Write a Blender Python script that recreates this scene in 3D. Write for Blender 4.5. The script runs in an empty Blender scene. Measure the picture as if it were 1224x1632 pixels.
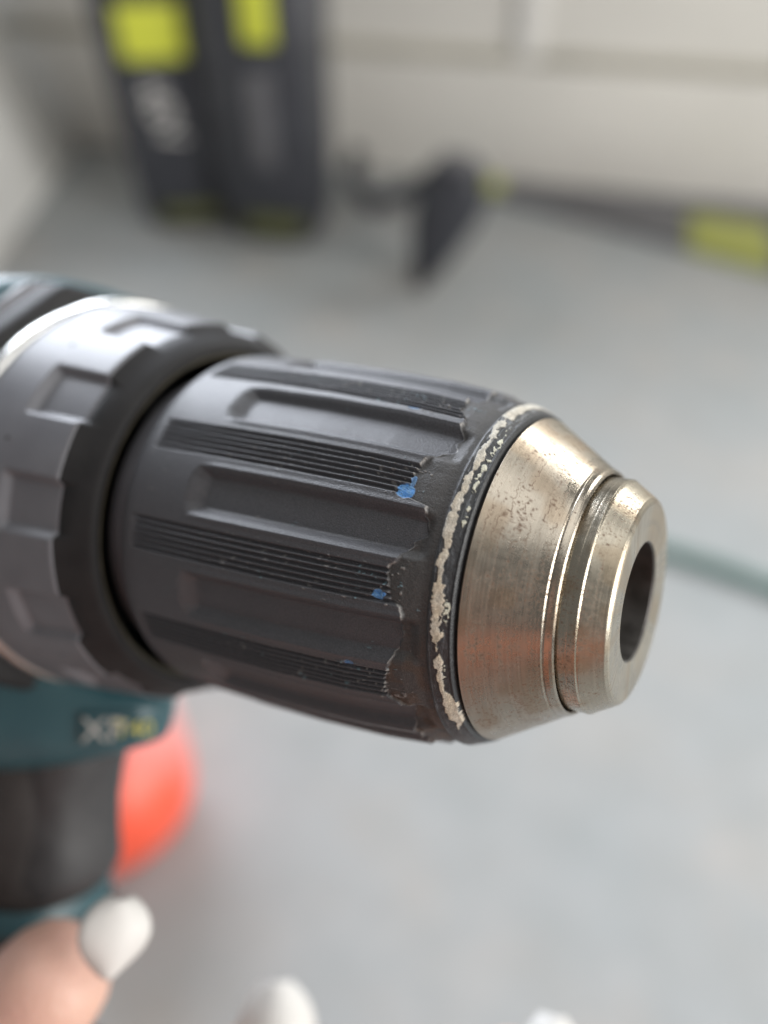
import bpy, bmesh, math
import numpy as np
from mathutils import Vector, Matrix
R = math.radians
MM = 0.001
scene = bpy.context.scene
COL = scene.collection

# ------------------------------------------------------------------ camera
CAM_H = 0.60
PITCH = R(45)
FPX, CX, CY = 1226.0, 612.0, 816.0
cd = bpy.data.cameras.new('camera')
cam = bpy.data.objects.new('camera', cd); COL.objects.link(cam)
cam.location = (0, 0, CAM_H); cam.rotation_euler = (R(90) - PITCH, 0, 0)
cd.sensor_fit = 'HORIZONTAL'; cd.sensor_width = 36.0; cd.lens = 36.0 * FPX / 1224.0
cd.clip_start = 0.005; cd.clip_end = 60
cd.dof.use_dof = True; cd.dof.focus_distance = 0.0825; cd.dof.aperture_fstop = 8.3
scene.camera = cam

# ------------------------------------------------------------------ light
w = bpy.data.worlds.new('World'); scene.world = w; w.use_nodes = True
bg = w.node_tree.nodes['Background']; bg.inputs[0].default_value = (0.88, 0.87, 0.85, 1); bg.inputs[1].default_value = 0.25

def area(name, loc, target, sx, sy, power, color):
    l = bpy.data.lights.new(name, 'AREA'); l.shape = 'RECTANGLE'; l.size = sx; l.size_y = sy
    l.energy = power; l.color = color
    o = bpy.data.objects.new(name, l); COL.objects.link(o); o.location = loc
    o.rotation_euler = (Vector(target) - Vector(loc)).to_track_quat('-Z', 'Y').to_euler()
    return o
area('overhead_panel_lamp', (0.30, 0.20, 1.35), (0.28, 0.22, 0), 0.75, 0.75, 3.0, (1.0, 0.985, 0.96))
area('far_window_light', (-1.45, 3.2, 1.80), (0.0, 0.1, 0.5), 2.3, 1.8, 210, (0.86, 0.91, 1.0))
area('right_window_light', (1.35, 1.55, 1.30), (0, 0.1, 0.5), 0.45, 0.55, 13, (1.0, 0.98, 0.93))
area('near_fill_light', (1.9, -0.55, 0.95), (-0.3, 1.5, 0.22), 1.4, 0.9, 46, (1.0, 0.975, 0.94))  # added fill lamp, set to brighten the cabinet and side panel

scene.view_settings.view_transform = 'Standard'; scene.view_settings.look = 'None'
scene.view_settings.exposure = 0.17; scene.view_settings.gamma = 1.0
scene.cycles.max_bounces = 6

# ------------------------------------------------------------------ helpers
def ray(u, v):
    x, y = (u - CX) / FPX, -(v - CY) / FPX
    c, s = math.cos(PITCH), math.sin(PITCH)
    return Vector((x, c + y * s, y * c - s))
CAM = Vector((0, 0, CAM_H))
def ground(u, v, z=0.0):
    d = ray(u, v); return CAM + d * ((z - CAM_H) / d.z)
def at_depth(u, v, depth):          # depth along the optical axis
    return CAM + ray(u, v) * depth

def tag(o, label=None, cat=None, kind=None, group=None):
    if label: o['label'] = label
    if cat: o['category'] = cat
    if kind: o['kind'] = kind
    if group: o['group'] = group
    return o
def empty(name, loc=(0, 0, 0), rot=(0, 0, 0)):
    o = bpy.data.objects.new(name, None); COL.objects.link(o); o.location = loc; o.rotation_euler = rot
    o.empty_display_size = 0.02
    return o
def finish(name, me, mat, parent=None, smooth=True):
    if mat: me.materials.append(mat)
    if smooth: me.polygons.foreach_set('use_smooth', [True] * len(me.polygons))
    o = bpy.data.objects.new(name, me); COL.objects.link(o); o.parent = parent
    return o
def from_bm(name, bm, mat, parent=None, smooth=True, scale=1.0):
    if scale != 1.0: bmesh.ops.scale(bm, vec=(scale,) * 3, verts=bm.verts)
    bmesh.ops.recalc_face_normals(bm, faces=bm.faces)
    me = bpy.data.meshes.new(name); bm.to_mesh(me); bm.free()
    return finish(name, me, mat, parent, smooth)
def box_bm(x0, x1, y0, y1, z0, z1, bev=0.0, seg=2):
    bm = bmesh.new(); bmesh.ops.create_cube(bm, size=1)
    for v in bm.verts:
        v.co = Vector((x0 + (x1 - x0) * (v.co.x + .5), y0 + (y1 - y0) * (v.co.y + .5), z0 + (z1 - z0) * (v.co.z + .5)))
    if bev: bmesh.ops.bevel(bm, geom=list(bm.edges), offset=bev, segments=seg, affect='EDGES', profile=.5)
    return bm
def box(name, dims, mat, parent=None, bev=0.0, seg=2):
    return from_bm(name, box_bm(*dims, bev, seg), mat, parent, smooth=False if not bev else True)
def prism_bm(pts, x0, x1, bev=0, seg=2):
    """outline pts (y,z) extruded along x"""
    bm = bmesh.new(); a = [bm.verts.new((x0, p[0], p[1])) for p in pts]; b = [bm.verts.new((x1, p[0], p[1])) for p in pts]
    n = len(pts); bm.faces.new(a); bm.faces.new(b[::-1])
    for i in range(n): bm.faces.new((a[i], b[i], b[(i + 1) % n], a[(i + 1) % n]))
    if bev: bmesh.ops.bevel(bm, geom=list(bm.edges), offset=bev, segments=seg, affect='EDGES', profile=.5)
    return bm
def loft(name, rings, mat, parent=None, cap=True):
    n = len(rings[0]); V = [tuple(p) for r in rings for p in r]; F = []
    for i in range(len(rings) - 1):
        for j in range(n):
            k = (j + 1) % n; F.append((i * n + j, i * n + k, (i + 1) * n + k, (i + 1) * n + j))
    if cap: F.append(tuple(range(n))[::-1]); F.append(tuple((len(rings) - 1) * n + j for j in range(n)))
    me = bpy.data.meshes.new(name); me.from_pydata(V, [], F); me.update()
    bm = bmesh.new(); bm.from_mesh(me); bmesh.ops.recalc_face_normals(bm, faces=bm.faces); bm.to_mesh(me); bm.free()
    return finish(name, me, mat, parent)
def smooth_by_angle(o, ang=35):
    me = o.data; bm = bmesh.new(); bm.from_mesh(me)
    for e in bm.edges:
        if len(e.link_faces) == 2: e.smooth = e.calc_face_angle(0) < R(ang)
    for f_ in bm.faces: f_.smooth = True
    bm.to_mesh(me); bm.free(); return o

rng = np.random.RandomState(7)
def vnoise(x, y, seed=0, wrap=None):
    """value noise, x periodic after `wrap` cells"""
    r = np.random.RandomState(seed); T = r.rand(256, 256)
    xi = np.floor(x).astype(int); yi = np.floor(y).astype(int); fx = x - xi; fy = y - yi
    fx = fx * fx * (3 - 2 * fx); fy = fy * fy * (3 - 2 * fy)
    x1 = xi + 1
    if wrap: xi = xi % wrap; x1 = x1 % wrap
    a = T[xi % 256, yi % 256]; b = T[x1 % 256, yi % 256]; c = T[xi % 256, (yi + 1) % 256]; d = T[x1 % 256, (yi + 1) % 256]
    return (a * (1 - fx) + b * fx) * (1 - fy) + (c * (1 - fx) + d * fx) * fy
def sstep(a, b, x):
    t = np.clip((x - a) / (b - a), 0, 1); return t * t * (3 - 2 * t)

# ------------------------------------------------------------------ materials
def new_mat(name):
    m = bpy.data.materials.new(name); m.use_nodes = True
    return m, m.node_tree.nodes, m.node_tree.links, m.node_tree.nodes['Principled BSDF']
def N(nodes, t, **kw):
    n = nodes.new(t)
    for k, v in kw.items(): setattr(n, k, v)
    return n
def noise_mat(name, c1, c2, scale, rough=.5, rvar=.1, bump=.0, bscale=None, metallic=0, detail=6, coat=0, spec=.5, contrast=(.35, .65)):
    m, ns, L, b = new_mat(name)
    tc = N(ns, 'ShaderNodeTexCoord'); nz = N(ns, 'ShaderNodeTexNoise'); nz.inputs['Scale'].default_value = scale; nz.inputs['Detail'].default_value = detail
    L.new(tc.outputs['Object'], nz.inputs['Vector'])
    cr = N(ns, 'ShaderNodeValToRGB'); cr.color_ramp.elements[0].position = contrast[0]; cr.color_ramp.elements[1].position = contrast[1]
    cr.color_ramp.elements[0].color = (*c1, 1); cr.color_ramp.elements[1].color = (*c2, 1)
    L.new(nz.outputs['Fac'], cr.inputs[0]); L.new(cr.outputs[0], b.inputs['Base Color'])
    mr = N(ns, 'ShaderNodeMapRange'); mr.inputs[3].default_value = rough - rvar; mr.inputs[4].default_value = rough + rvar
    L.new(nz.outputs['Fac'], mr.inputs[0]); L.new(mr.outputs[0], b.inputs['Roughness'])
    b.inputs['Metallic'].default_value = metallic; b.inputs['Coat Weight'].default_value = coat; b.inputs['Specular IOR Level'].default_value = spec
    if bump:
        n2 = N(ns, 'ShaderNodeTexNoise'); n2.inputs['Scale'].default_value = bscale or scale * 5; n2.inputs['Detail'].default_value = 4
        L.new(tc.outputs['Object'], n2.inputs['Vector'])
        bp = N(ns, 'ShaderNodeBump'); bp.inputs['Strength'].default_value = 1; bp.inputs['Distance'].default_value = bump
        L.new(n2.outputs['Fac'], bp.inputs['Height']); L.new(bp.outputs[0], b.inputs['Normal'])
    return m
def attr_mat(name, rough_attr=True, metallic=0.0, bump=0.00004, bscale=6000, grain=.25, aniso=None, spec=.5):
    """base colour, roughness from the mesh's own wear attributes, fine grain by noise"""
    m, ns, L, b = new_mat(name)
    at = N(ns, 'ShaderNodeAttribute', attribute_name='Paint'); ar = N(ns, 'ShaderNodeAttribute', attribute_name='Gloss')
    am = N(ns, 'ShaderNodeAttribute', attribute_name='Metal')
    tc = N(ns, 'ShaderNodeTexCoord'); nz = N(ns, 'ShaderNodeTexNoise'); nz.inputs['Scale'].default_value = bscale; nz.inputs['Detail'].default_value = 3
    L.new(tc.outputs['Object'], nz.inputs['Vector'])
    mr = N(ns, 'ShaderNodeMapRange'); mr.inputs[1].default_value = .3; mr.inputs[2].default_value = .7
    mr.inputs[3].default_value = 1 - grain; mr.inputs[4].default_value = 1 + grain
    L.new(nz.outputs['Fac'], mr.inputs[0])
    mx = N(ns, 'ShaderNodeVectorMath', operation='MULTIPLY'); L.new(at.outputs['Color'], mx.inputs[0]); L.new(mr.outputs[0], mx.inputs[1])
    L.new(mx.outputs[0], b.inputs['Base Color']); L.new(ar.outputs['Fac'], b.inputs['Roughness']); L.new(am.outputs['Fac'], b.inputs['Metallic'])
    bp = N(ns, 'ShaderNodeBump'); bp.inputs['Distance'].default_value = bump; L.new(nz.outputs['Fac'], bp.inputs['Height'])
    b.inputs['Specular IOR Level'].default_value = spec
    L.new(bp.outputs[0], b.inputs['Normal'])
    return m

M_SLEEVE = attr_mat('grained_black_plastic', bump=0.00007, bscale=6000, grain=.28)
M_NICKEL = attr_mat('worn_champagne_nickel', bump=0.000012, bscale=9000, grain=.06)
M_BLACK = noise_mat('satin_black_plastic', (.026, .026, .028), (.036, .036, .038), 300, .55, .08, .00004, 5000)
M_COLLAR = noise_mat('charcoal_satin_plastic', (.135, .139, .155), (.155, .16, .176), 200, .42, .05, .00003, 4000)
M_FLANGE = noise_mat('dark_grey_plastic', (.012, .012, .013), (.017, .017, .018), 250, .62, .06, .00004, 5000, spec=.3)
M_DARK = noise_mat('black_bore_metal', (.07, .066, .062), (.12, .115, .11), 400, .4, .1, metallic=.5)
M_TEAL = noise_mat('teal_plastic', (.022, .070, .086), (.028, .082, .098), 120, .42, .05, .00003, 3000)
M_RUBBER = noise_mat('black_rubber_overmould', (.022, .020, .020), (.035, .032, .031), 200, .68, .06, .00008, 2500)
M_SILVER = noise_mat('rim_highlight_silver', (.62, .62, .60), (.75, .75, .73), 200, .25, .05, metallic=1)
M_GREYGLOSS = noise_mat('glossy_grey_plastic', (.22, .22, .24), (.27, .27, .29), 90, .28, .05)
M_KHAKI = noise_mat('khaki_sheen', (.05, .044, .03), (.075, .066, .045), 400, .5, .08, metallic=.3)
M_WHITEINK = noise_mat('white_ink', (.34, .34, .32), (.42, .42, .40), 900, .5, .05)
M_YELLOWINK = noise_mat('yellow_ink', (.50, .48, .12), (.58, .55, .15), 900, .5, .05)
M_STEEL = noise_mat('dark_screw_steel', (.20, .18, .16), (.34, .30, .27), 1500, .35, .08, metallic=1)
M_FLOOR = None
M_WALL = noise_mat('cream_painted_board', (.64, .625, .585), (.71, .695, .65), 3, .45, .06, .0004, 60)
M_POST = noise_mat('white_post_paint', (.74, .73, .70), (.80, .79, .76), 5, .4, .05)
M_WALLGREY = noise_mat('pale_grey_board', (.70, .70, .68), (.78, .78, .76), 3, .5, .06, .0004, 60)
M_GROOVE = noise_mat('shade_line_paint', (.40, .385, .32), (.48, .46, .39), 8, .6, .06)
M_TOOL = noise_mat('charcoal_tool_plastic', (.028, .030, .038), (.042, .045, .055), 25, .45, .08)
M_TOOLGREY = noise_mat('grey_tool_plastic', (.10, .10, .11), (.14, .14, .15), 25, .4, .06)
M_LIME = noise_mat('lime_plastic', (.60, .64, .05), (.68, .72, .08), 20, .45, .06)
M_LIMEDULL = noise_mat('faded_lime_plastic', (.30, .32, .07), (.38, .40, .10), 20, .5, .06)
M_OLIVE = noise_mat('olive_rubber', (.07, .075, .03), (.10, .11, .035), 30, .6, .06)
M_HOSE = noise_mat('teal_rubber_hose', (.08, .17, .15), (.11, .21, .19), 40, .5, .06)
M_NAIL = noise_mat('white_gel_polish', (.62, .61, .59), (.68, .67, .65), 60, .5, .04)
M_SHIRT = noise_mat('terracotta_cotton', (.40, .17, .11), (.48, .22, .15), 40, .85, .05, .0006, 900)

def floor_mat():
    m, ns, L, b = new_mat('mottled_grey_floor')
    tc = N(ns, 'ShaderNodeTexCoord')
    n1 = N(ns, 'ShaderNodeTexNoise'); n1.inputs['Scale'].default_value = 7; n1.inputs['Detail'].default_value = 5; n1.inputs['Roughness'].default_value = .6
    n2 = N(ns, 'ShaderNodeTexNoise'); n2.inputs['Scale'].default_value = 22; n2.inputs['Detail'].default_value = 6
    n3 = N(ns, 'ShaderNodeTexNoise'); n3.inputs['Scale'].default_value = 260; n3.inputs['Detail'].default_value = 3
    for n in (n1, n2, n3): L.new(tc.outputs['Object'], n.inputs['Vector'])
    c1 = N(ns, 'ShaderNodeValToRGB'); e = c1.color_ramp.elements
    e[0].position = .3; e[0].color = (.33, .355, .365, 1); e[1].position = .72; e[1].color = (.395, .385, .37, 1)
    x = e.new(.5); x.color = (.355, .37, .375, 1)
    c2 = N(ns, 'ShaderNodeValToRGB'); e = c2.color_ramp.elements
    e[0].position = .3; e[0].color = (.95, .95, .94, 1); e[1].position = .7; e[1].color = (1.05, 1.05, 1.05, 1)
    mx = N(ns, 'ShaderNodeVectorMath', operation='MULTIPLY')
    L.new(n1.outputs['Fac'], c1.inputs[0]); L.new(n2.outputs['Fac'], c2.inputs[0]); L.new(c1.outputs[0], mx.inputs[0]); L.new(c2.outputs[0], mx.inputs[1])
    L.new(mx.outputs[0], b.inputs['Base Color']); b.inputs['Roughness'].default_value = .6; b.inputs['Specular IOR Level'].default_value = .2
    bp = N(ns, 'ShaderNodeBump'); bp.inputs['Distance'].default_value = .0006; L.new(n3.outputs['Fac'], bp.inputs['Height']); L.new(bp.outputs[0], b.inputs['Normal'])
    return m
M_FLOOR = floor_mat()

def skin_mat():
    m, ns, L, b = new_mat('warm_skin')
    tc = N(ns, 'ShaderNodeTexCoord')
    n1 = N(ns, 'ShaderNodeTexNoise'); n1.inputs['Scale'].default_value = 45; n1.inputs['Detail'].default_value = 4
    L.new(tc.outputs['Object'], n1.inputs['Vector'])
    c1 = N(ns, 'ShaderNodeValToRGB'); e = c1.color_ramp.elements
    e[0].position = .35; e[0].color = (.60, .35, .29, 1); e[1].position = .65; e[1].color = (.68, .45, .35, 1)
    L.new(n1.outputs['Fac'], c1.inputs[0]); L.new(c1.outputs[0], b.inputs['Base Color'])
    b.inputs['Roughness'].default_value = .5; b.inputs['Subsurface Weight'].default_value = .15
    b.inputs['Subsurface Radius'].default_value = (.004, .0015, .0008); b.inputs['Subsurface Scale'].default_value = 1
    vo = N(ns, 'ShaderNodeTexVoronoi'); vo.inputs['Scale'].default_value = 900; L.new(tc.outputs['Object'], vo.inputs['Vector'])
    bp = N(ns, 'ShaderNodeBump'); bp.inputs['Distance'].default_value = .0001; L.new(vo.outputs['Distance'], bp.inputs['Height']); L.new(bp.outputs[0], b.inputs['Normal'])
    return m
M_SKIN = skin_mat()
def float_mat():
    m, ns, L, b = new_mat('orange_to_pink_plastic')
    tc = N(ns, 'ShaderNodeTexCoord'); sx = N(ns, 'ShaderNodeSeparateXYZ'); L.new(tc.outputs['Object'], sx.inputs[0])
    mr = N(ns, 'ShaderNodeMapRange'); mr.inputs[1].default_value = .015; mr.inputs[2].default_value = .062
    L.new(sx.outputs['Z'], mr.inputs[0])
    c = N(ns, 'ShaderNodeValToRGB'); e = c.color_ramp.elements
    e[0].color = (.86, .11, .055, 1); e[1].color = (.74, .42, .42, 1)
    L.new(mr.outputs[0], c.inputs[0]); L.new(c.outputs[0], b.inputs['Base Color']); b.inputs['Roughness'].default_value = .4
    return m
M_FLOAT = float_mat()

# ------------------------------------------------------------------ setting
box('floor', (-2.6, 2.6, -1.6, 2.4, -.05, 0), M_FLOOR)
bpy.data.objects['floor']['kind'] = 'structure'
WA = ground(125, 235); WB = ground(1224, 331)
wdir = (WB - WA).normalized(); wrot = math.atan2(wdir.y, wdir.x)
wl = empty('white_cabinet', WA, (0, 0, wrot))
tag(wl, 'long low cream cabinet front with framed panels along the back of the grey floor', 'cabinet')
def wall_x(u, v):      # where a pixel meets the cabinet front: local x, height
    d = ray(u, v); n = Vector((-wdir.y, wdir.x, 0)); t = (WA - CAM).dot(n) / d.dot(n); p = CAM + d * t - WA
    return p.dot(wdir), p.z + WA.z
sx_, sz_ = wall_x(842, 60); rx_, rz_ = wall_x(842, 100)
HC = .74
box('back_board', (-.30, 3.0, .022, .30, .0, HC), M_WALL, wl)
box('bottom_rail', (-.30, 3.0, 0, .021, .004, rz_ - .006), M_WALL, wl, .004)
stiles = [sx_ - 1.16, sx_, sx_ + .92]
for x in stiles:
    box('stile', (x - .022, x + .022, .010, .021, rz_ + .003, HC - .05), M_POST, wl, .003)
box('top_rail', (-.30, 3.0, 0, .021, HC - .047, HC), M_WALL, wl, .004)
for x0, x1 in ((stiles[0] + .024, stiles[1] - .024), (stiles[1] + .024, stiles[2] - .024)):
    box('bead', (x0, x1, .012, .0215, rz_ - .003, rz_ + .012), M_GROOVE, wl, .002)  # darker tone painted in for the shading line above the rail
LA = ground(0, 410)
sw = empty('side_panel', (LA.x, LA.y, 0), (0, R(-20), 0))
tag(sw, 'pale grey panel standing at the left edge of the floor, meeting the cream cabinet', 'panel')
box('board', (-.05, 0, -.55, WA.y - LA.y - .03, 0.0, .60), M_WALLGREY, sw, .003)
sl = wall_x(60, 62)
box('strip', (.001, .008, -.3, WA.y - LA.y - .03, .36, .372), M_WALLGREY, sw, .002)

# ------------------------------------------------------------------ drill frame
p0 = Vector((16.1, 63.14, -74.46)) * MM + CAM
ax = Vector((.84077, -.47410, .26141)).normalized(); up = Vector((.12791, .64312, .75501)); up = (up - ax * up.dot(ax)).normalized(); ly = up.cross(ax)
drill = empty('cordless_drill')
drill.matrix_world = Matrix(((ax.x, ly.x, up.x, p0.x), (ax.y, ly.y, up.y, p0.y), (ax.z, ly.z, up.z, p0.z), (0, 0, 0, 1)))
tag(drill, 'teal and black cordless drill with worn keyless chuck, held up close to the viewer', 'drill')

def grid_lathe(name, svals, rfun, phis, mat, parent, colfun=None):
    """svals: profile parameter (mm); rfun(S,PH)->(x,r) in mm; PH deg measured from up toward the viewer's side"""
    S, PH = np.meshgrid(svals, phis, indexing='ij'); X, Rr = rfun(S, PH)
    p = np.radians(PH); co = np.stack([X, -Rr * np.sin(p), Rr * np.cos(p)], -1).reshape(-1, 3) * MM
    ns_, n = S.shape
    i = np.arange(ns_ - 1)[:, None]; j = np.arange(n)[None, :]; k = (j + 1) % n
    q = np.stack([i * n + j + 0 * k, i * n + k, (i + 1) * n + k, (i + 1) * n + j], -1).reshape(-1, 4)
    me = bpy.data.meshes.new(name); me.vertices.add(len(co)); me.vertices.foreach_set('co', co.ravel())
    me.loops.add(q.size); me.loops.foreach_set('vertex_index', q.ravel().astype(np.int32))
    me.polygons.add(len(q)); me.polygons.foreach_set('loop_start', np.arange(0, q.size, 4, dtype=np.int32))
    me.update(calc_edges=True); me.validate()
    if colfun:
        c, g, m_ = colfun(S, PH)
        A = me.color_attributes.new('Paint', 'FLOAT_COLOR', 'POINT'); A.data.foreach_set('color', np.concatenate([c, np.ones(c.shape[:2] + (1,))], -1).reshape(-1).astype(np.float32))
        for nm, v in (('Gloss', g), ('Metal', m_)):
            a = me.attributes.new(nm, 'FLOAT', 'POINT'); a.data.foreach_set('value', v.reshape(-1).astype(np.float32))
    return finish(name, me, mat, parent)
def lathe(name, prof, mat, parent, n=128):
    prof = np.array(prof, float); t = np.arange(len(prof))
    return smooth_by_angle(grid_lathe(name, t, lambda S, P: (prof[S.astype(int), 0], prof[S.astype(int), 1]), np.arange(n) * 360. / n, mat, parent), 40)

# ---- sleeve
PS = [-44.5, -44.2, -43.6, -42.6, -41, -30, -20, -10, -3, 0]
PRR = [22.5, 24.2, 24.9, 25.25, 25.35, 24.95, 24.4, 23.5, 22.45, 21.6]
def wrap30(x, c): return (x - c + 15) % 30 - 15
ET = np.array([(-180, -4), (0, -4), (26, -4.9), (31, -4.4), (34, -2.9), (42, -2.3), (48, -2.5), (52, -4.1), (56, -4.7), (66, -4.7), (67.3, -2.0), (75, -1.8), (79, -2.6), (82, -3.5), (86, -4.6), (94.5, -4.3), (96, -2.7), (105, -2.9), (110, -3.4), (114, -4.2), (126, -5.4), (130, -3.1), (146, -3.5), (180, -4)])
def edge_s(P):
    Pm = (P + 180) % 360 - 180
    Pw = Pm + 1.2 * (vnoise(P / 1.3, P * 0 + 7, 2) - .5)
    return np.interp(Pw, ET[:, 0], ET[:, 1]) + .7 * (vnoise(P / 2.6, P * 0, 3) - .5) + .24 * (vnoise(P / .9, P * 0 + 5, 4) - .5) + .07 * (vnoise(P / .4, P * 0 + 2, 5) - .5)
CP = np.array([(-180, .7, .3), (-60, .7, .35), (0, .5, .5), (20, .5, .55), (38, .72, .3), (50, .85, .27), (62, .62, .34), (72, .6, .42), (78, .75, .3), (84, .6, .42), (90, .8, .6), (97, .85, .5), (104, .9, .38), (112, .95, .4), (118, 1.05, .38), (122, 1.1, .2), (124, 1.4, .3), (129, 1.6, .45), (134, 1.6, .62), (138, 1.8, .4), (143, 1.3, 0), (170, 1, .0), (180, .7, .3)])
def paint_mask(S, P):
    Pm = (P + 180) % 360 - 180
    c = np.interp(Pm, CP[:, 0], CP[:, 1]); h = np.interp(Pm, CP[:, 0], CP[:, 2])
    n = .42 * (vnoise(P / 3.2, S * .8, 11) - .5) + .16 * (vnoise(P / 1.1, S * 2.2, 12) - .5) + .08 * (vnoise(P / .35, S * 6, 13) - .5)
    gap = .32 * sstep(.60, .78, vnoise(P / 2.8 + 3, S * 1.5 + P / 5, 17)) + .12 * sstep(.62, .8, vnoise(P / .7, S * 3, 19))
    d = h * 1.22 - np.abs(S - c) + 1.0 * n * np.minimum(1, h * 3) - gap
    m = sstep(-.02, .04, d)
    # second row of chipped flecks nearer the metal
    h2 = np.interp(Pm, [-180, 30, 38, 52, 58, 66, 68, 72, 92, 94, 99, 101, 112, 113, 116, 117, 180], [0, 0, .16, .2, .14, .05, .14, 0, 0, .22, .2, 0, 0, .12, .12, 0, 0])
    d2 = h2 - np.abs(S - (1.62 + .1 * np.sin(Pm * .2))) + .5 * (vnoise(P / .9, S * 2 + 40, 14) - .5) * (h2 > .01)
    m2 = sstep(0, .05, d2) * (vnoise(P / 1.1, S * 3, 15) > .33)
    return m, m2
BLUE = [(-5.2, 64.8, 1.15, 2.6, 1), (-5.5, 93.8, .75, 1.6, .9), (-9.0, 115.6, .6, 1.0, .7), (-9.3, 35.9, .9, .8, .5), (-4.6, 61.5, .35, 2.2, .6)]
def blue_mask(S, P):
    m = np.zeros_like(S)
    for s, p, rs, rp, st in BLUE:
        dd = ((S - s) / rs) ** 2 + ((P - p) / rp) ** 2 + .8 * (vnoise(P / 1.1, S * 1.6, 21) - .5)
        m = np.maximum(m, st * (1 - sstep(.6, .9, dd)))
    return m
def chips(S, P):
    """fibres and dust caught on the ribs"""
    rib = (np.abs(wrap30(P, 1)) < 5.6) & (S > -30) & (S < -3)
    n = vnoise(P / .32, S * 1.6, 31) * vnoise(P / .8, S * 3.5, 32)
    dens = .60 - .12 * sstep(-26, -8, S) * (vnoise(P / 6, S / 3, 33))
    return np.where(rib, sstep(dens, dens + .08, n), 0) + sstep(.86, .9, vnoise(P / .35, S * 4, 34) * (.6 + .4 * vnoise(P / 2, S, 35))) * .8
def sleeve_r(S, P):
    base = np.interp(S, PS, PRR)
    # ribs: six grooves per pad
    d = wrap30(P, 1); k = 5.0
    g = np.clip(1 - sstep(k - .35, k, np.abs(d)), 0, 1) * sstep(-41.6, -40.6, S)
    groove = (0.5 - 0.5 * np.cos(2 * np.pi * (d + k) / (2 * k / 6))) ** .8
    r = base - .5 * g * groove
    # pocket
    q = wrap30(P, 16); half = 7.3 + .0 * S; ww = 3.3
    lat = 1 - sstep(half - ww, half, np.abs(q))
    end = sstep(-33.6, -30.6, S - .25 * np.maximum(0, np.abs(q) - 3.2) ** 1.3 * 0.6)
    pk = np.minimum(lat, end)
    r = r - 1.2 * pk
    # raised shoulder round the pocket
    r = r + .12 * (sstep(half + 1.6, half, np.abs(q)) * (np.abs(q) > half - .2)) * end
    # worn front
    es = edge_s(P); wv = sstep(-.12, .12, S - es + .08 * (vnoise(P / .4, S * 5, 9) - .5))
    rw = base - .36 - .18 * sstep(-2, 0, S) - .74 * lat * (1 - sstep(-2.3, -.7, S)) + .07 * (vnoise(P / 3, S * .8, 6) - .5) + .03 * (vnoise(P / .7, S * 3, 7) - .5)
    lip = np.exp(-((S - es) / .10) ** 2) * .20 * sstep(.35, .8, vnoise(P / 2.1, P * 0, 8))
    r = r * (1 - wv) + rw * wv + lip
    m = blue_mask(S, P)
    r = r * (1 - m) + (base - .22 + .14 * (vnoise(P / .8, S * 2, 22) - .5)) * m
    c = chips(S, P); r = r + .10 * c
    # ring at the very front: ridge, then step down towards the metal
    ring = sstep(-.35, -.05, S)
    Fs = [-.4, 0, .15, 1.2, 1.9, 2.15, 2.3, 2.6]; Fr = [21.2, 21.45, 21.5, 21.05, 20.62, 20.5, 20.1, 19.0]
    rf = np.interp(S, Fs, Fr)
    pm, pm2 = paint_mask(S, P)
    rf = rf - .10 * (1 - np.maximum(pm, pm2)) * sstep(.05, .3, S) * (1 - sstep(1.95, 2.1, S)) + .05 * (vnoise(P / .9, S * 3, 18) - .5)
    r = np.where(S > -.4, r * (1 - ring) + rf * ring, r)
    return S, r
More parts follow.
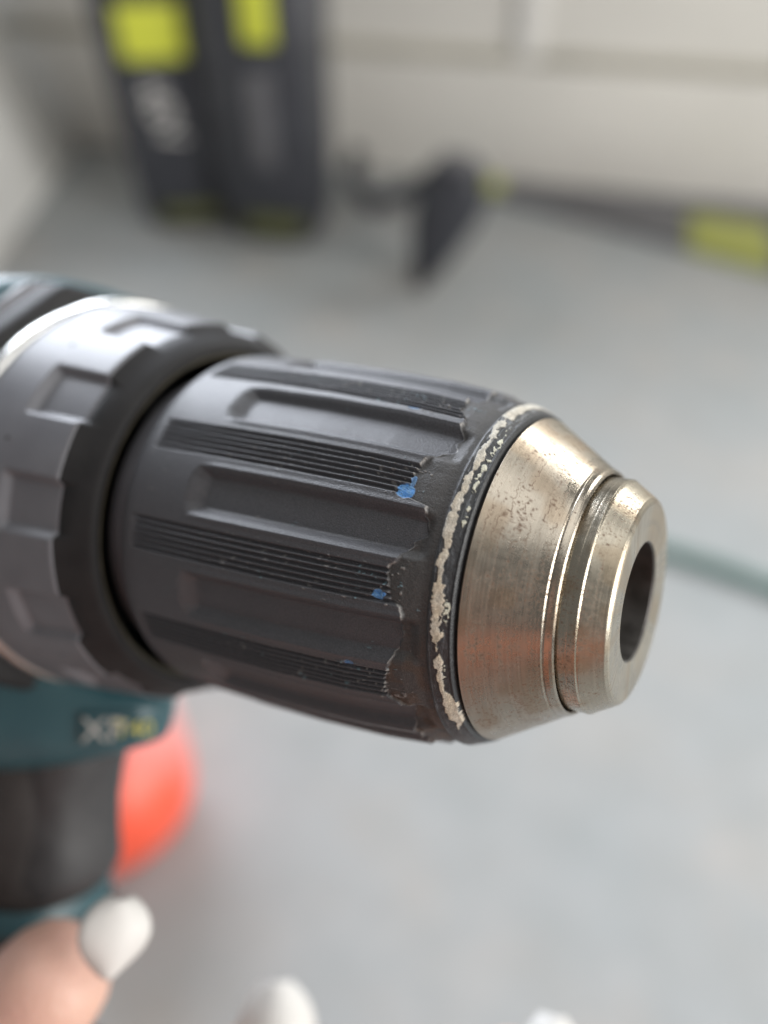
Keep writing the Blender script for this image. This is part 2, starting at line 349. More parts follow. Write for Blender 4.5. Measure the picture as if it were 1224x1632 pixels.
def sleeve_c(S, P):
    c = np.zeros(S.shape + (3,)) + np.array([.070, .072, .080])
    es = edge_s(P); wv = sstep(-.05, .1, S - es) * (S < 0)
    n = vnoise(P / 2.5, S * .9, 41); n2 = vnoise(P / .5, S * 3.5, 42)
    worn = np.array([.056, .055, .055])[None, None] * (.88 + .24 * n2[..., None])
    Pm = (P + 180) % 360 - 180
    brown = sstep(100, 118, Pm) * sstep(.35, .65, n)
    worn = worn * (1 - brown[..., None]) + np.array([.070, .052, .042]) * brown[..., None]
    c = c * (1 - wv[..., None]) + worn * wv[..., None]
    g = .44 + .0 * S; g = g * (1 - wv) + (.5 + .12 * n2) * wv
    # light scuffed line along the torn edge
    lip = np.exp(-((S - es + .05) / .07) ** 2) * sstep(.45, .7, vnoise(P / 1.6, P * 0, 8))
    c = c + lip[..., None] * np.array([.20, .19, .17])
    ch = np.clip(chips(S, P), 0, 1)
    tint = np.where((vnoise(P / 5, S / 2, 44) > .74)[..., None], np.array([.16, .26, .30]), np.array([.26, .25, .24]))
    c = c * (1 - .7 * ch[..., None]) + tint * .7 * ch[..., None]
    b = np.clip(blue_mask(S, P), 0, 1)
    bc = np.array([.05, .22, .58]) * (1 - (n2 * .5)[..., None]) + np.array([.25, .42, .5]) * (n2 * .5)[..., None]
    c = c * (1 - b[..., None]) + bc * b[..., None]; g = g + .1 * b
    # front ring
    fr = (S > 0)
    k = np.array([.022, .024, .027])[None, None] * (.8 + .6 * vnoise(P / .9, S * 5, 45)[..., None])
    sc = sstep(.66, .8, vnoise(P / 2.8, S * 9, 46)) * (S < 1.95) * .5
    k = k + sc[..., None] * np.array([.22, .24, .26]) * np.interp(Pm, [20, 45, 75, 110], [1, 1, .35, .25])[..., None]
    pm, pm2 = paint_mask(S, P)
    tn = vnoise(P / 4, S * 1.2, 48)[..., None]
    tn = np.clip(tn + np.interp(Pm, [30, 75], [.55, 0])[..., None], 0, 1)
    cream = (np.array([.50, .43, .32]) * (1 - tn) + np.array([.52, .50, .44]) * tn) * (.72 + .42 * vnoise(P / 1.2, S * 3, 47)[..., None])
    pale = np.array([.56, .56, .46]) * (.85 + .2 * n2[..., None])
    k = k * (1 - pm[..., None]) + cream * pm[..., None]; k = k * (1 - pm2[..., None]) + pale * pm2[..., None]
    c = np.where(fr[..., None], k, c); g = np.where(fr, .42 + .15 * pm, g)
    return c, g, np.zeros_like(S)
phis = np.arange(1800) * .2 - 180
sv = np.concatenate([np.linspace(-44.5, -41, 18)[:-1], np.linspace(-41, -34, 14)[:-1], np.linspace(-34, -30, 26)[:-1], np.linspace(-30, -12, 60)[:-1], np.linspace(-12, -7.5, 32)[:-1], np.linspace(-7.5, 2.6, 145)])
grid_lathe('chuck_sleeve', sv, sleeve_r, phis, M_SLEEVE, drill, sleeve_c)['label'] = 'black ribbed rubber sleeve with torn worn edge, cream paint ring and blue chips'
lathe('chuck_back_plate', [(-44.3, 2), (-44.3, 22.4), (-44.0, 23.2), (-46, 23.2), (-49, 22.5), (-49, 2)], M_COLLAR, drill, 160)

# ---- metal cone
def crack_mask(S, P, lines, wid, seed):
    m = np.zeros_like(S)
    for i, (s0, a0, a1) in enumerate(lines):
        y = s0 + .35 * (vnoise(P / 14, P * 0 + i * 3.3, seed + i) - .5) + .07 * (vnoise(P / 3, P * 0 + i, seed + 9 + i) - .5)
        gate = sstep(a0, a0 + 6, P) * (1 - sstep(a1 - 6, a1, P)) * sstep(.25, .5, vnoise(P / 4, P * 0 + i * 1.7, seed + 20 + i))
        m = np.maximum(m, gate * np.exp(-((S - y) / wid) ** 2))
    return m
CONE_S = [2.45, 2.5, 2.8, 10.0, 10.15, 10.3, 10.75, 11.05, 11.2, 11.0, 9.5]
CONE_R = [18.8, 19.75, 20.0, 15.22, 15.0, 15.02, 14.85, 14.65, 14.38, 14.2, 14.15]
# parameter along the profile so that the folded lip is possible
cs = np.concatenate([[0], np.cumsum(np.hypot(np.diff(CONE_S), np.diff(CONE_R)))])
def resample(S_, R_, step):
    L = np.concatenate([[0], np.cumsum(np.hypot(np.diff(S_), np.diff(R_)))]); t = np.unique(np.concatenate([np.arange(0, L[-1], step), L]))
    return np.interp(t, L, S_), np.interp(t, L, R_)
def dots(P, X, rad, n, seed, cl=.5):
    r_ = np.random.RandomState(seed); m = np.zeros_like(X); xr = X[:, 0]; pr = P[0]
    ctr = np.stack([r_.uniform(xr.min(), xr.max(), 26), r_.uniform(-10, 160, 26)], 1)
    for i in range(n):
        if r_.rand() < cl:
            c = ctr[r_.randint(26)]; x0 = c[0] + r_.normal(0, .7); p_0 = c[1] + r_.normal(0, 5)
        else: x0 = r_.uniform(xr.min(), xr.max()); p_0 = r_.uniform(-180, 180)
        ra = .042 + .085 * r_.rand() ** 3; el = r_.uniform(.7, 1.6); st = r_.uniform(.5, 1)
        ii = np.where(np.abs(xr - x0) < 2.2 * ra)[0]; kd = rad * .01745
        jj = np.where(np.abs(pr - p_0) * kd < 2.2 * ra * el)[0]
        if len(ii) and len(jj):
            dd = ((xr[ii][:, None] - x0) / ra) ** 2 + ((pr[jj][None] - p_0) * kd / (ra * el)) ** 2
            m[np.ix_(ii, jj)] = np.maximum(m[np.ix_(ii, jj)], st * np.exp(-dd))
    return m
def metal_c(scale_lines, seed, pits=1.0, base=(.36, .325, .272)):
    def f(S, P, X):
        n = vnoise(P / 1.6, X * 1.5, seed); fine = vnoise(P / 30, X * 22, seed + 1) - .5; fine2 = vnoise(P / 12, X * 9, seed + 2) - .5
        patch = vnoise(P / 9, X * .45, seed + 3)
        col = np.array(base)[None, None] * (1 + .16 * fine[..., None] + .10 * fine2[..., None])
        col = col * (1 - .22 * sstep(.45, .8, patch)[..., None] * np.array([.5, .8, 1.1]))
        P0_ = P; P = P + 1.6 * (vnoise(P / 1.7 + X, X * 1.9 - P / 3, seed + 8) - .5); X = X + .35 * (vnoise(P / 1.3 - X, X * 2.2 + P / 2, seed + 9) - .5)
        pv = vnoise(P / .55 + X * 1.3, X * 3.1 - P * .6, seed + 4); pl = vnoise(P / .9 - X, X * 1.8 + P * .5, seed + 6); dens = vnoise(P / 7, X * .5, seed + 5)
        pit = dots(P0_, X, 17., int(2300 * pits), seed + 77) * 1.3 + .35 * np.maximum(sstep(.86, .93, pv + .34 * (dens - .5)), .8 * sstep(.90, .96, pl + .3 * (dens - .5))) * pits
        cr = crack_mask(X, P, scale_lines, .035, seed + 30)
        fs = [(3.0 + .61 * q, -20 + 37 * ((q * 5) % 4), 60 + 37 * ((q * 5) % 4)) for q in range(22)]
        cr = np.maximum(cr, .45 * crack_mask(X, P0_, fs, .022, seed + 90))
        dk = np.clip(pit * .85 + cr * .75, 0, .9)
        col = col * (1 - dk[..., None]) + np.array([.13, .075, .045]) * dk[..., None]
        g = np.where((X > 8.9) & (X < 13.45), .19, .27) + .08 * fine + .08 * (n - .5) + .10 * patch + .25 * dk
        return col, np.clip(g, .12, .8), np.clip(1 - .75 * dk, 0, 1), dk
    return f
def metal_part(name, S_, R_, step, lines, seed, pits, phn=1440, base=(.36, .325, .272)):
    xs, rs = resample(S_, R_, step); fcol = metal_c(lines, seed, pits, base)
    idx = np.arange(len(xs)); ph = np.arange(phn) * 360. / phn - 180
    def rf(S, P):
        X = xs[S.astype(int)]; r = rs[S.astype(int)]
        dk = fcol(S, P, X)[3]
        return X, r - .014 * dk + .010 * (vnoise(P / 40, X * 11, seed + 60) - .5) + .012 * (vnoise(P / 6, X * 1.2, seed + 61) - .5)
    return grid_lathe(name, idx, rf, ph, M_NICKEL, drill, lambda S, P: fcol(S, P, xs[S.astype(int)])[:3])
metal_part('chuck_cone', CONE_S, CONE_R, .09, [(3.6, 60, 150), (4.5, 25, 80), (5.1, 40, 150), (6.3, 20, 130), (7.3, 60, 155), (8.3, 30, 100), (9.3, 20, 130), (4.3, 100, 150), (5.7, 110, 150)], 100, 1.0)['label'] = 'scratched champagne metal cone'
metal_part('chuck_nose', [9.0, 9.0, 12.2, 12.3, 12.4, 13.2, 13.35, 13.45, 15.8, 16.05, 16.15, 16.1, 15.9], [12.5, 13.95, 13.95, 13.93, 13.94, 13.92, 13.72, 13.7, 12.15, 11.8, 11.5, 10.2, 7.15], .09, [(14.4, 60, 100), (15.2, 90, 140)], 200, .75, 1200, (.42, .385, .315))
lathe('nose_bore', [(15.88, 7.2), (15.7, 7.0), (14.7, 7.0), (12, 6.9), (6, 6.7), (5.9, .5), (5.8, .05)], M_DARK, drill, 96)
lathe('nose_hub', [(9.4, 6), (9.4, 14.1), (8.6, 14.1), (8.6, 6)], M_DARK, drill, 96)
for k in range(3):       # the three jaws down in the bore
    bm = prism_bm([(-1.6, 1.2), (1.6, 1.2), (2.2, 6.2), (-2.2, 6.2)], 7, 12.2, .3, 2)
    bmesh.ops.rotate(bm, cent=(0, 0, 0), matrix=Matrix.Rotation(R(120 * k + 25), 3, 'X'), verts=bm.verts)
    from_bm('jaw', bm, M_STEEL, drill, scale=MM)

# ---- torque ring: flange + pockets, 12 fold
def wr(P): return (P - 58.7 + 15) % 30 - 15
TS = [-46.9, -46.7, -46.75, -47.2, -50.3, -50.7]
TR = [24.0, 26.3, 26.9, 27.6, 29.45, 29.75]
def flange_r(S, P):
    i = S.astype(int); x = np.array([-49.2, -46.9, -46.7, -46.9, -47.4, -48.6, -49.8, -50.6, -50.9])[i]; r = np.array([25.6, 25.7, 26.2, 26.8, 27.3, 28.0, 28.8, 29.5, 29.75])[i]
    d = np.abs(wr(P)); pk = 1 - sstep(6.0, 7.6, d)
    lim = 29.75 - .95 * pk
    rr = np.minimum(r, lim)
    return x - .0 * rr, rr
ph2 = np.arange(1080) / 3. - 180
smooth_by_angle(grid_lathe('collar_flange', np.arange(9), flange_r, ph2, M_FLANGE, drill), 50)
def collar_r(S, P):
    x = S; base = np.interp(x, [-69, -68.6, -50.95, -50.9, -50.6], [32.0, 32.5, 29.95, 29.8, 26])
    d = np.abs(wr(P)); pk = (1 - sstep(5.6, 7.9, d)) * sstep(-60.8, -59.6, x)
    return x, base - 1.15 * pk * (x < -50.7)
grid_lathe('torque_ring', np.concatenate([[-69, -68.8, -68.6], np.linspace(-68, -61, 8), np.linspace(-60.9, -59.4, 12), np.linspace(-59, -50.95, 12), [-50.9, -50.6]]), collar_r, ph2, M_COLLAR, drill)['label'] = 'charcoal torque ring with recessed pockets'
lathe('khaki_rim', [(-47.6, 24.9), (-47.3, 25.0), (-47.2, 25.3), (-47.3, 25.6), (-47.8, 25.75), (-48.8, 25.75), (-48.8, 24.9)], M_KHAKI, drill, 160)  # khaki ring stands in for the reflection at the flange's inner edge
# small tick marks printed on the torque ring
for k in range(12):
    a = R(43.7 + 30 * k); r = 31.4
    bm = box_bm(-63.6, -61.2, -.28, .28, r - .2, r + .12)
    bmesh.ops.rotate(bm, cent=(0, 0, 0), matrix=Matrix.Rotation(a, 3, 'X'), verts=bm.verts)
    from_bm('tick_mark', bm, M_BLACK, drill, False, MM)
lathe('rim_highlight', [(-68.8, 31.8), (-68.9, 32.5), (-69.3, 33.0), (-70.6, 33.3), (-72.2, 33.2), (-72.6, 32.2)], M_SILVER, drill, 200)  # bright silver band stands in for the highlight on the collar's rear chamfer
# ---- gear housing (dark plate behind the ring), gearbox, body shells
def outline(scale, half=None):
    pts = [(16, 33), (26.5, 23), (33, 9), (34.5, -8), (31, -22), (22, -30), (12, -34)]
    pts = pts + [(-y, z) for y, z in pts[::-1]]
    return [(y * scale, z * scale) for y, z in pts]
smooth_by_angle(from_bm('gear_housing', prism_bm(outline(1.0), -80, -72.2, 1.6, 3), M_FLANGE, drill, scale=MM), 60)
smooth_by_angle(from_bm('mode_ring', prism_bm(outline(1.02), -82.5, -79, 2.4, 4), M_GREYGLOSS, drill, scale=MM), 60)
def sec(x, hw, top, bot, n=40, p=2.6):
    out = []
    for i in range(n):
        t = 2 * math.pi * i / n; c, s = math.cos(t), math.sin(t)
        y = hw * math.copysign(abs(c) ** (2 / p), c); zc = (top + bot) / 2; z = zc + (top - bot) / 2 * math.copysign(abs(s) ** (2 / p), s)
        out.append((x * MM, y * MM, z * MM))
    return out
loft('upper_shell', [sec(-82.2, 33.5, 34, -34), sec(-84, 34.8, 35.8, -36), sec(-105, 34.5, 36, -37), sec(-150, 35, 38, -40), sec(-175, 31, 34, -36), sec(-183, 22, 24, -26), sec(-186, 8, 8, -8)], M_TEAL, drill)
# chin: the lower front of the body under the collar
loft('front_housing', [sec(-59.6, 1.5, -34.8, -38.8, p=2.4), sec(-60.0, 3.2, -34.0, -40.2, p=2.8), sec(-61.0, 5.0, -33.0, -41.6, p=3.2), sec(-64, 8.2, -31.5, -43.2, p=3.6), sec(-70, 13.4, -28, -46.0, p=3.8), sec(-76, 18, -16, -48.5, p=3.6), sec(-84, 23, -10, -51.5, p=3.2), sec(-100, 25, -10, -54, p=3), sec(-122, 22, -15, -52, p=3)], M_TEAL, drill)
# trigger, grip
loft('trigger', [[(x * MM, y * MM, z * MM) for x, y in
      [(fx + dx * 1.0, yy) for dx, yy in ((0, 2.5), (-.7, 5.4), (-2.6, 8.2), (-6.5, 10.2), (-18, 10.9), (-18, -10.9), (-6.5, -10.2), (-2.6, -8.2), (-.7, -5.4), (0, -2.5))]]
      for z, fx in ((-40, -71.3), (-46, -71.8), (-52, -72.8), (-58, -73.2), (-64, -72.4), (-69, -71.2), (-71, -71.6), (-73.5, -73.6), (-75.3, -76.5), (-76, -80))], M_BLACK, drill)
def gsec(z, xc, hx, hy, n=36, p=2.5):
    out = []
    for i in range(n):
        t = 2 * math.pi * i / n; c, s = math.cos(t), math.sin(t)
        out.append(((xc + hx * math.copysign(abs(c) ** (2 / p), c)) * MM, hy * math.copysign(abs(s) ** (2 / p), s) * MM, z * MM))
    return out
loft('grip_core', [gsec(-44, -97, 19, 12), gsec(-60, -97, 18.5, 12), gsec(-74, -96, 19, 12), gsec(-76, -95, 20.5, 15.0), gsec(-84, -95, 20, 15.2), gsec(-130, -103, 20, 15), gsec(-138, -104, 22, 17)], M_TEAL, drill)
loft('grip_overmould', [gsec(-42, -97, 21, 13.5), gsec(-50, -96.5, 21.6, 15), gsec(-60, -96, 21.2, 15.6), gsec(-72, -95, 20.9, 15.6), gsec(-75.5, -95, 20.3, 14.3)], M_RUBBER, drill)
loft('lower_overmould', [gsec(-80, -94.3, 20, 14.9), gsec(-82, -94.7, 21.2, 16.2), gsec(-100, -97.5, 21.3, 16.2), gsec(-125, -102, 21, 16), gsec(-131, -103, 20, 14.9)], M_RUBBER, drill)
loft('battery_foot', [gsec(-136, -95, 38, 30, p=4), gsec(-138, -95, 42, 34, p=5), gsec(-160, -95, 43, 35, p=5), gsec(-178, -95, 42, 34, p=5), gsec(-180, -95, 39, 31, p=4)], M_BLACK, drill)
# screw low on the gear housing
def screw(x, ang, r):
    bm = bmesh.new(); bmesh.ops.create_cone(bm, cap_ends=True, segments=32, radius1=3.1, radius2=2.6, depth=1.2)
    bmesh.ops.rotate(bm, cent=(0, 0, 0), matrix=Matrix.Rotation(R(90), 3, 'Y'), verts=bm.verts)
    top = max(bm.faces, key=lambda f_: f_.calc_center_median().x)
    c = Vector((x, -r * math.sin(R(ang)), r * math.cos(R(ang))))
    bmesh.ops.translate(bm, vec=c, verts=bm.verts)
    o = from_bm('screw', bm, M_STEEL, drill, scale=MM)
    for rot in (35, 125):
        b2 = box_bm(.45, .75, -1.7, 1.7, -.32, .32); bmesh.ops.rotate(b2, cent=(0, 0, 0), matrix=Matrix.Rotation(R(rot), 3, 'X'), verts=b2.verts)
        bmesh.ops.translate(b2, vec=c, verts=b2.verts); from_bm('cross_slot', b2, M_DARK, o, False, MM)
screw(-70.8, 118, 35.5)
# printed badge on the chin: white block letters then yellow ones
def text(name, s, mat, size, loc, rot, parent, ext=.00006):
    cu = bpy.data.curves.new(name, 'FONT'); cu.body = s; cu.size = size; cu.extrude = ext; cu.align_x = 'LEFT'
    o = bpy.data.objects.new(name, cu); COL.objects.link(o)
    dg = bpy.context.evaluated_depsgraph_get(); me = bpy.data.meshes.new_from_object(o.evaluated_get(dg)); COL.objects.unlink(o); bpy.data.objects.remove(o)
    me.name = name; me.materials.clear(); me.materials.append(mat)
    o = bpy.data.objects.new(name, me); COL.objects.link(o); o.parent = parent; o.location = loc; o.rotation_euler = rot
    return o
# (reading towards the front, on the viewer's side of the chin)
yaw = math.atan2(13.0 - 4.2, 9.2)   # the chin closes like a wedge towards the front
badge = box('badge_plate', (0, .0092, -.0002, .0002, 0, .0052), M_TEAL, drill, .0001)
badge.location = Vector((-65.7, -10.3, -40.2)) * MM; badge.rotation_euler = (0, R(-4), yaw)
text('badge_lettering_white', 'XP', M_WHITEINK, .0058, (.0001, -.0003, .0004), (R(90), 0, 0), badge)
text('badge_lettering_yellow', 'T40', M_YELLOWINK, .0040, (.0052, -.0003, .0011), (R(90), 0, 0), badge)

# ------------------------------------------------------------------ background things
def tube(name, pts, radius, mat, parent=None, res=10):
    cu = bpy.data.curves.new(name, 'CURVE'); cu.dimensions = '3D'; cu.bevel_depth = radius; cu.bevel_resolution = 4; cu.use_fill_caps = True
    sp = cu.splines.new('NURBS'); sp.points.add(len(pts) - 1); sp.use_endpoint_u = True; sp.order_u = 4; sp.resolution_u = res
    for p, q in zip(sp.points, pts): p.co = (*q, 1)
    o = bpy.data.objects.new(name, cu); COL.objects.link(o)
    dg = bpy.context.evaluated_depsgraph_get(); me = bpy.data.meshes.new_from_object(o.evaluated_get(dg)); bpy.data.objects.remove(o)
    me.name = name; me.materials.clear(); return finish(name, me, mat, parent)
hr = .0075
hose = tube('hose', [ground(u, v, hr) for u, v in ((700, 815), (880, 832), (1000, 856), (1080, 884), (1160, 908), (1260, 945), (1400, 1010))], hr, M_HOSE)
tag(hose, 'thin teal hose lying on the grey floor behind the chuck tip', 'hose')

fl = empty('plastic_float'); fp = ground(199, 1285)
tag(fl, 'orange red teardrop shaped float with pale pink tip, behind the drill trigger', 'float')
fl.location = (fp.x, fp.y, .057)
prof = [(-.066, .001), (-.062, .024), (-.05, .040), (-.03, .055), (-.005, .061), (.02, .054), (.042, .038), (.058, .024), (.072, .015), (.088, .009), (.094, .001)]
bm = bmesh.new(); bmr = []
for z, r in prof: bmr.append([bm.verts.new((r * math.cos(2 * math.pi * i / 48), r * math.sin(2 * math.pi * i / 48), z)) for i in range(48)])
for a, b in zip(bmr, bmr[1:]):
    for i in range(48): bm.faces.new((a[i], a[(i + 1) % 48], b[(i + 1) % 48], b[i]))
bm.faces.new(bmr[0][::-1]); bm.faces.new(bmr[-1])
fb = from_bm('float_body', bm, M_FLOAT, fl); fb.modifiers.new('s', 'SUBSURF').render_levels = 1
fl.rotation_euler = (R(-42), R(30), 0); fl.scale = (1.12, 1.12, 1.12)
fr_ = lathe('tip_ring', [(88, 9.2), (88, 10), (90.5, 10), (90.5, 8)], M_WHITEINK, fl, 40); fr_.rotation_euler = (0, R(-90), 0)

# two garden tool battery packs in front of the cabinet
def pack(loc, rz, wx, dy, h, label, taper=.82, text_s=None, tilt=0):
    t = empty('battery_pack', loc, (tilt, 0, rz)); tag(t, label, 'battery pack', group='black and lime battery packs in front of the cabinet')
    rings = []
    for z, k in ((0, taper * .72), (.006, taper * .84), (.025, taper * .95), (.06, taper), (.14, taper + .06), (h * .6, .97), (h - .01, 1.0), (h, .95)):
        rings.append([(x * wx * k / 2, y * dy * k / 2, z) for x, y in ((-1, -.7), (-.7, -1), (.7, -1), (1, -.7), (1, .7), (.7, 1), (-.7, 1), (-1, .7))])
    o = loft('case', rings, M_TOOL, t); smooth_by_angle(o, 50)
    return t
def face_at(u, v, Y):     # a pixel met with the plane y=Y
    d = ray(u, v); return CAM + d * (Y / d.y)
g1 = ground(318, 372); g2 = ground(446, 388)
t1 = pack((g1.x - .014, g1.y + .06, 0), R(8), .198, .11, .44, 'left black battery pack with big lime panel above pale lettering', .86)
box('lime_panel', (-.062, .030, -.0585, -.0525, .266, .338), M_LIME, t1, .003)
text('printed_voltage', '40V', M_NAIL, .060, (-.052, -.0575, .235), (R(90), R(75), 0), t1)
box('grey_side_grip', (.062, .084, -.056, .03, .16, .42), M_TOOLGREY, t1, .005)
box('lime_latch', (.050, .090, -.062, -.04, .375, .42), M_LIME, t1, .004)
t2 = pack((g2.x - .002, g2.y + .05, 0), R(-10), .182, .13, .44, 'right black battery pack with narrow lime panel at its top', .9)
box('lime_panel', (-.010, .036, -.070, -.062, .300, .40), M_LIME, t2, .003)
box('grey_stripe', (-.012, .026, -.0685, -.062, .13, .265), M_TOOLGREY, t2, .002)
box('foot', (-.04, .055, -.069, .05, .022, .052), M_OLIVE, t2, .004)
box('foot', (-.05, .05, -.059, .04, .022, .045), M_OLIVE, t1, .004)

# black trimmer guard with its coiled lead
gp = ground(694, 470)
gd = empty('trimmer_guard', (gp.x + .01, gp.y + .03, 0), (0, 0, R(-10)))
tag(gd, 'black curved trimmer guard standing on its tip below the cream cabinet', 'guard')
rings = []
for z, hw, xo in ((.001, .008, -.030), (.03, .026, -.022), (.07, .040, -.010), (.11, .050, .002), (.145, .052, .010), (.17, .048, .012), (.185, .038, .012)):
    rings.append([(xo + hw * math.cos(2 * math.pi * i / 20), .028 * math.sin(2 * math.pi * i / 20) + .06 * z, z) for i in range(20)])
rings = [[(x, y, z * .97) for x, y, z in r] for r in rings]
loft('shell', rings, M_TOOL, gd)
box('lime_button', (.055, .078, -.01, .01, .150, .170), M_LIMEDULL, gd, .004)
box('neck', (-.012, .034, -.012, .02, .180, .196), M_TOOLGREY, gd, .004)
cp = ground(600, 335)
ld = tube('coiled_lead', [Vector((cp.x + dx, cp.y + dy, z)) for dx, dy, z in ((-.03, .02, .10), (-.045, .015, .07), (-.035, .0, .035), (-.005, -.012, .014), (.03, -.01, .02), (.055, .0, .035), (.09, -.01, .05))], .0155, M_TOOL)
tag(ld, 'thick black curved lead hanging beside the trimmer guard', 'lead')

# long grey blade sheath with lime band lying along the cabinet
s0 = ground(775, 306); s1 = ground(1300, 360); sd_ = (s1 - s0); L_ = sd_.length
sh = empty('blade_sheath', s0, (0, 0, math.atan2(sd_.y, sd_.x)))
tag(sh, 'long dark grey blade sheath with lime bands lying on the floor at right', 'sheath')
def sheath_part(nm, x0, x1, mat, grow=0.0, top=None):
    pts = lambda x: [(-.215 * (x / L_) * .38, .0005), (-.215 * (x / L_) - .022 - grow, .0005), (-.215 * (x / L_) - .022 - grow, .016 + grow), (-.215 * (x / L_) * .40, .0235), (-.215 * (x / L_) * .38, .0225)] if grow else [(.02 + grow, .002), (-.215 * (x / L_) - .022 - grow, .002), (-.215 * (x / L_) - .022 - grow, .016 + grow), (.0, .022 + grow), (.02 + grow, .018)]
    loft(nm, [[(x, y, z) for y, z in pts(x)] for x in (x0, x1)], mat, sh).data.polygons.foreach_set('use_smooth', [False] * 7)
sheath_part('sheath_body', 0, L_, M_TOOLGREY)
sheath_part('lime_band', L_ * .62, L_ * .84, M_LIMEDULL, .0015)
sheath_part('lime_end', L_ * .93, L_ * .98, M_LIMEDULL, .0015)

# ------------------------------------------------------------------ the holding hand
M_ = lambda u, v, d: at_depth(u, v, d)
person = empty('person', at_depth(-200, 2000, .16))
tag(person, 'hand with long white painted nails reaching in from the lower left under the drill grip', 'person')
bpy.context.view_layer.update()
inv = person.matrix_world.inverted()
V = []; E_ = []; RAD = []
def jv(p, r): V.append(inv @ p if False else p - person.location); RAD.append(r); return len(V) - 1
def chain(start, pts):
    last = start
    for p, r in pts:
        k = jv(p, r * MM); E_.append((last, k)); last = k
    return last
wrist = jv(M_(-260, 2250, .150), .026)
palm = jv(M_(-60, 1990, .160), .030); E_.append((wrist, palm))
palm2 = jv(M_(170, 1930, .166), .024); E_.append((palm, palm2))
# thumb: up from the lower left, resting under the trigger
chain(palm, [(M_(-120, 1800, .134), 13), (M_(-20, 1690, .126), 11.8), (M_(60, 1590, .122), 10.6), (M_(136, 1496, .122), 9.2)])
chain(palm, [(M_(110, 1800, .140), 14), (M_(205, 1690, .135), 10)])
chain(palm2, [(M_(300, 1840, .160), 10.5), (M_(385, 1735, .155), 9.3), (M_(430, 1670, .152), 8.2), (M_(447, 1640, .151), 6.5)])   # index
chain(palm2, [(M_(420, 1900, .158), 10.5), (M_(640, 1810, .150), 9.5), (M_(800, 1720, .146), 8.5), (M_(862, 1680, .145), 6.5)])   # middle
chain(palm2, [(M_(400, 2010, .165), 10), (M_(620, 1990, .160), 9), (M_(740, 1960, .15), 8), (M_(780, 1930, .145), 6.5)])
chain(palm, [(M_(150, 2110, .170), 9.5), (M_(330, 2140, .165), 8), (M_(450, 2120, .155), 7), (M_(480, 2095, .15), 6)])
# forearm back towards the person's body
el = chain(wrist, [(Vector((-.17, -.08, .34)), 31), (Vector((-.20, -.20, .28)), 40)])
me = bpy.data.meshes.new('hand_and_forearm'); me.from_pydata([tuple(v) for v in V], E_, [])
ho = finish('hand_and_forearm', me, M_SKIN, person, False)
sk = ho.modifiers.new('skin', 'SKIN'); sk.use_smooth_shade = True; sk.branch_smoothing = .6
for i, r in enumerate(RAD): me.skin_vertices[0].data[i].radius = (r, r)
me.skin_vertices[0].data[0].use_root = True
ss = ho.modifiers.new('sub', 'SUBSURF'); ss.levels = 2; ss.render_levels = 2
# nails: curved almond shells
def nail(base, tip, normal, wid, curve=.35, drop=False):
    base = base - person.location; tip = tip - person.location
    d = tip - base; Ln = d.length; d.normalize(); n = (normal - d * normal.dot(d)).normalized(); s = d.cross(n)
    rings = []; nu, nvv = 14, 12
    bm = bmesh.new(); top = []; bot = []
    for i in range(nu + 1):
        t = i / nu; wd = wid / 2 * (math.sin(math.pi * (.12 + .80 * t) ** .9) ** .6)
        rt = []; rb = []
        if drop: wd = wid / 2 * (math.sin(math.pi * min(1, (.10 + .86 * t) ** 1.3)) ** .6)
        for j in range(nvv + 1):
            a = (j / nvv - .5) * 2; lift = wid * curve * (1 - a * a) * (1 - .35 * t) + Ln * .10 * math.sin(math.pi * t)
            p = base + d * (Ln * t) + s * (wd * a) + n * lift
            rt.append(bm.verts.new(p)); rb.append(bm.verts.new(p - n * .0008))
        top.append(rt); bot.append(rb)
    for i in range(nu):
        for j in range(nvv):
            bm.faces.new((top[i][j], top[i][j + 1], top[i + 1][j + 1], top[i + 1][j])); bm.faces.new((bot[i][j], bot[i + 1][j], bot[i + 1][j + 1], bot[i][j + 1]))
        bm.faces.new((top[i][0], top[i + 1][0], bot[i + 1][0], bot[i][0])); bm.faces.new((top[i][nvv], bot[i][nvv], bot[i + 1][nvv], top[i + 1][nvv]))
    for j in range(nvv):
        bm.faces.new((top[0][j], bot[0][j], bot[0][j + 1], top[0][j + 1])); bm.faces.new((top[nu][j], top[nu][j + 1], bot[nu][j + 1], bot[nu][j]))
    return from_bm('nail', bm, M_NAIL, person)
back = -ray(300, 1600)
nail(M_(170, 1550, .1145), M_(192, 1428, .1155), (back * .9 + Vector((.35, 0, .1))), .0104, .22, True)
nail(M_(440, 1700, .140), M_(440, 1564, .147), back + Vector((0, -.2, .3)), .0145, .35)
nail(M_(870, 1740, .135), M_(882, 1617, .140), back + Vector((0, -.2, .3)), .0115, .35)
nail(M_(778, 1990, .138), M_(800, 1880, .140), back, .011, .35)
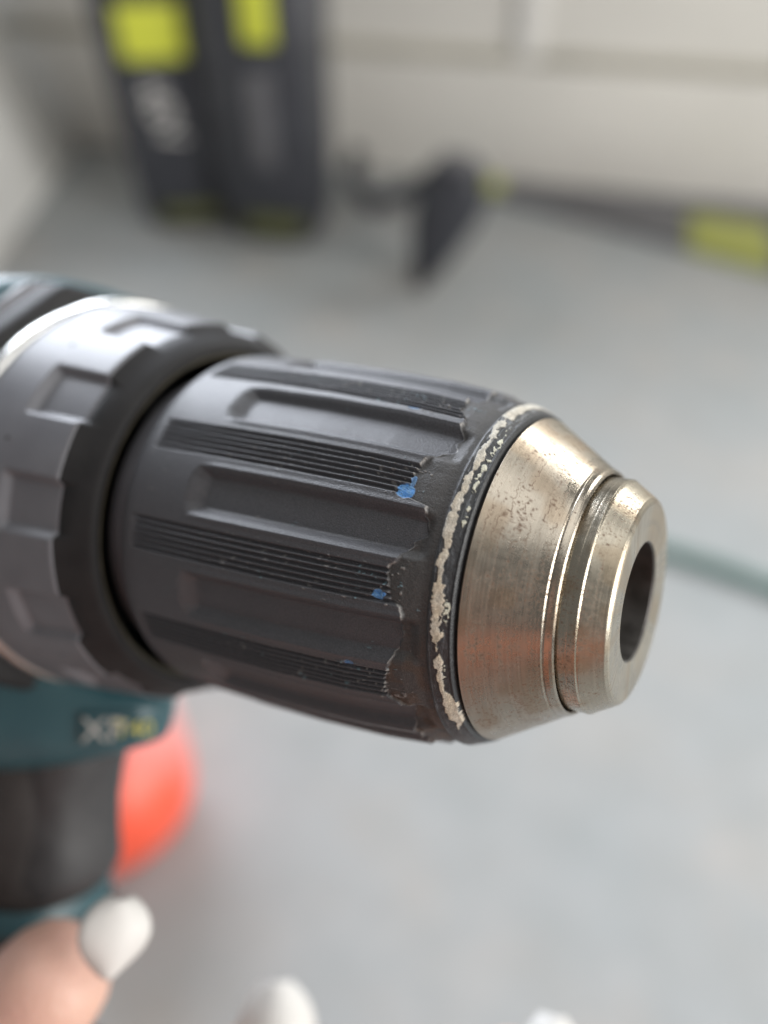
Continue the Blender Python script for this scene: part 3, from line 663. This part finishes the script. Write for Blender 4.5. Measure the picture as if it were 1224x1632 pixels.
# unseen sleeve and torso behind the viewpoint, added so the metal reflects copper
tb = bmesh.new()
me = bpy.data.meshes.new('unseen_shirt')
pts = [(-.21, -.23, .27), (-.26, -.33, .34), (-.22, -.42, .52), (-.05, -.45, .52), (-.05, -.44, .30), (-.05, -.42, .08), (.16, -.45, .52), (.24, -.40, .36)]
rr = [.048, .056, .075, .12, .15, .16, .08, .06]
me.from_pydata([tuple(Vector(p) - person.location) for p in pts], [(0, 1), (1, 2), (2, 3), (3, 4), (4, 5), (3, 6), (6, 7)], [])
so = finish('unseen_shirt', me, M_SHIRT, person, False)
sk = so.modifiers.new('skin', 'SKIN'); sk.use_smooth_shade = True
for i, r in enumerate(rr): me.skin_vertices[0].data[i].radius = (r, r)
me.skin_vertices[0].data[4].use_root = True
so.modifiers.new('sub', 'SUBSURF').render_levels = 2

hd = bmesh.new(); bmesh.ops.create_icosphere(hd, subdivisions=4, radius=1)  # unseen head, hair and neck, added to darken the metal's reflections
for v in hd.verts:
    c = v.co; jaw = max(0, -c.z); k = 1 - .28 * jaw * jaw
    face = math.exp(-((c.x / .16) ** 2 + ((c.z + .12) / .22) ** 2)) * (c.y > 0)
    brow = -.03 * math.exp(-(((abs(c.x) - .36) / .16) ** 2 + ((c.z - .06) / .10) ** 2)) * (c.y > 0)
    v.co = Vector((c.x * .076 * k, c.y * .095 * (1 - .1 * jaw) + .020 * face + brow * .3, c.z * .118))
hc = Vector((-.03, -.40, .86))
ho2 = from_bm('unseen_head', hd, M_SKIN, person); ho2.location = hc - person.location; ho2.rotation_euler = (R(-28), 0, 0)
hb = bmesh.new(); bmesh.ops.create_icosphere(hb, subdivisions=4, radius=1)
for v in hb.verts:
    c = v.co; cut = .80 if (c.y > .25 and c.z < .45) else 1.0
    n_ = 1 + .03 * math.sin(c.x * 40) * math.sin(c.z * 9)
    v.co = Vector((c.x * .086 * cut * n_, (c.y * .100 - .012) * cut, c.z * .125 + .006 - (.06 if c.z < -.3 and c.y < 0 else 0)))
M_HAIR = noise_mat('dark_brown_hair', (.02, .014, .010), (.05, .034, .022), 120, .5, .08, .0006, 700)
hh = from_bm('unseen_hair', hb, M_HAIR, person); hh.location = hc - person.location; hh.rotation_euler = (R(-28), 0, 0)
nk = lathe('neck', [(0, 44), (40, 42), (100, 52)], M_SKIN, person, 40); nk.location = hc + Vector((0, -.02, -.06)) - person.location; nk.rotation_euler = (0, R(90), 0)
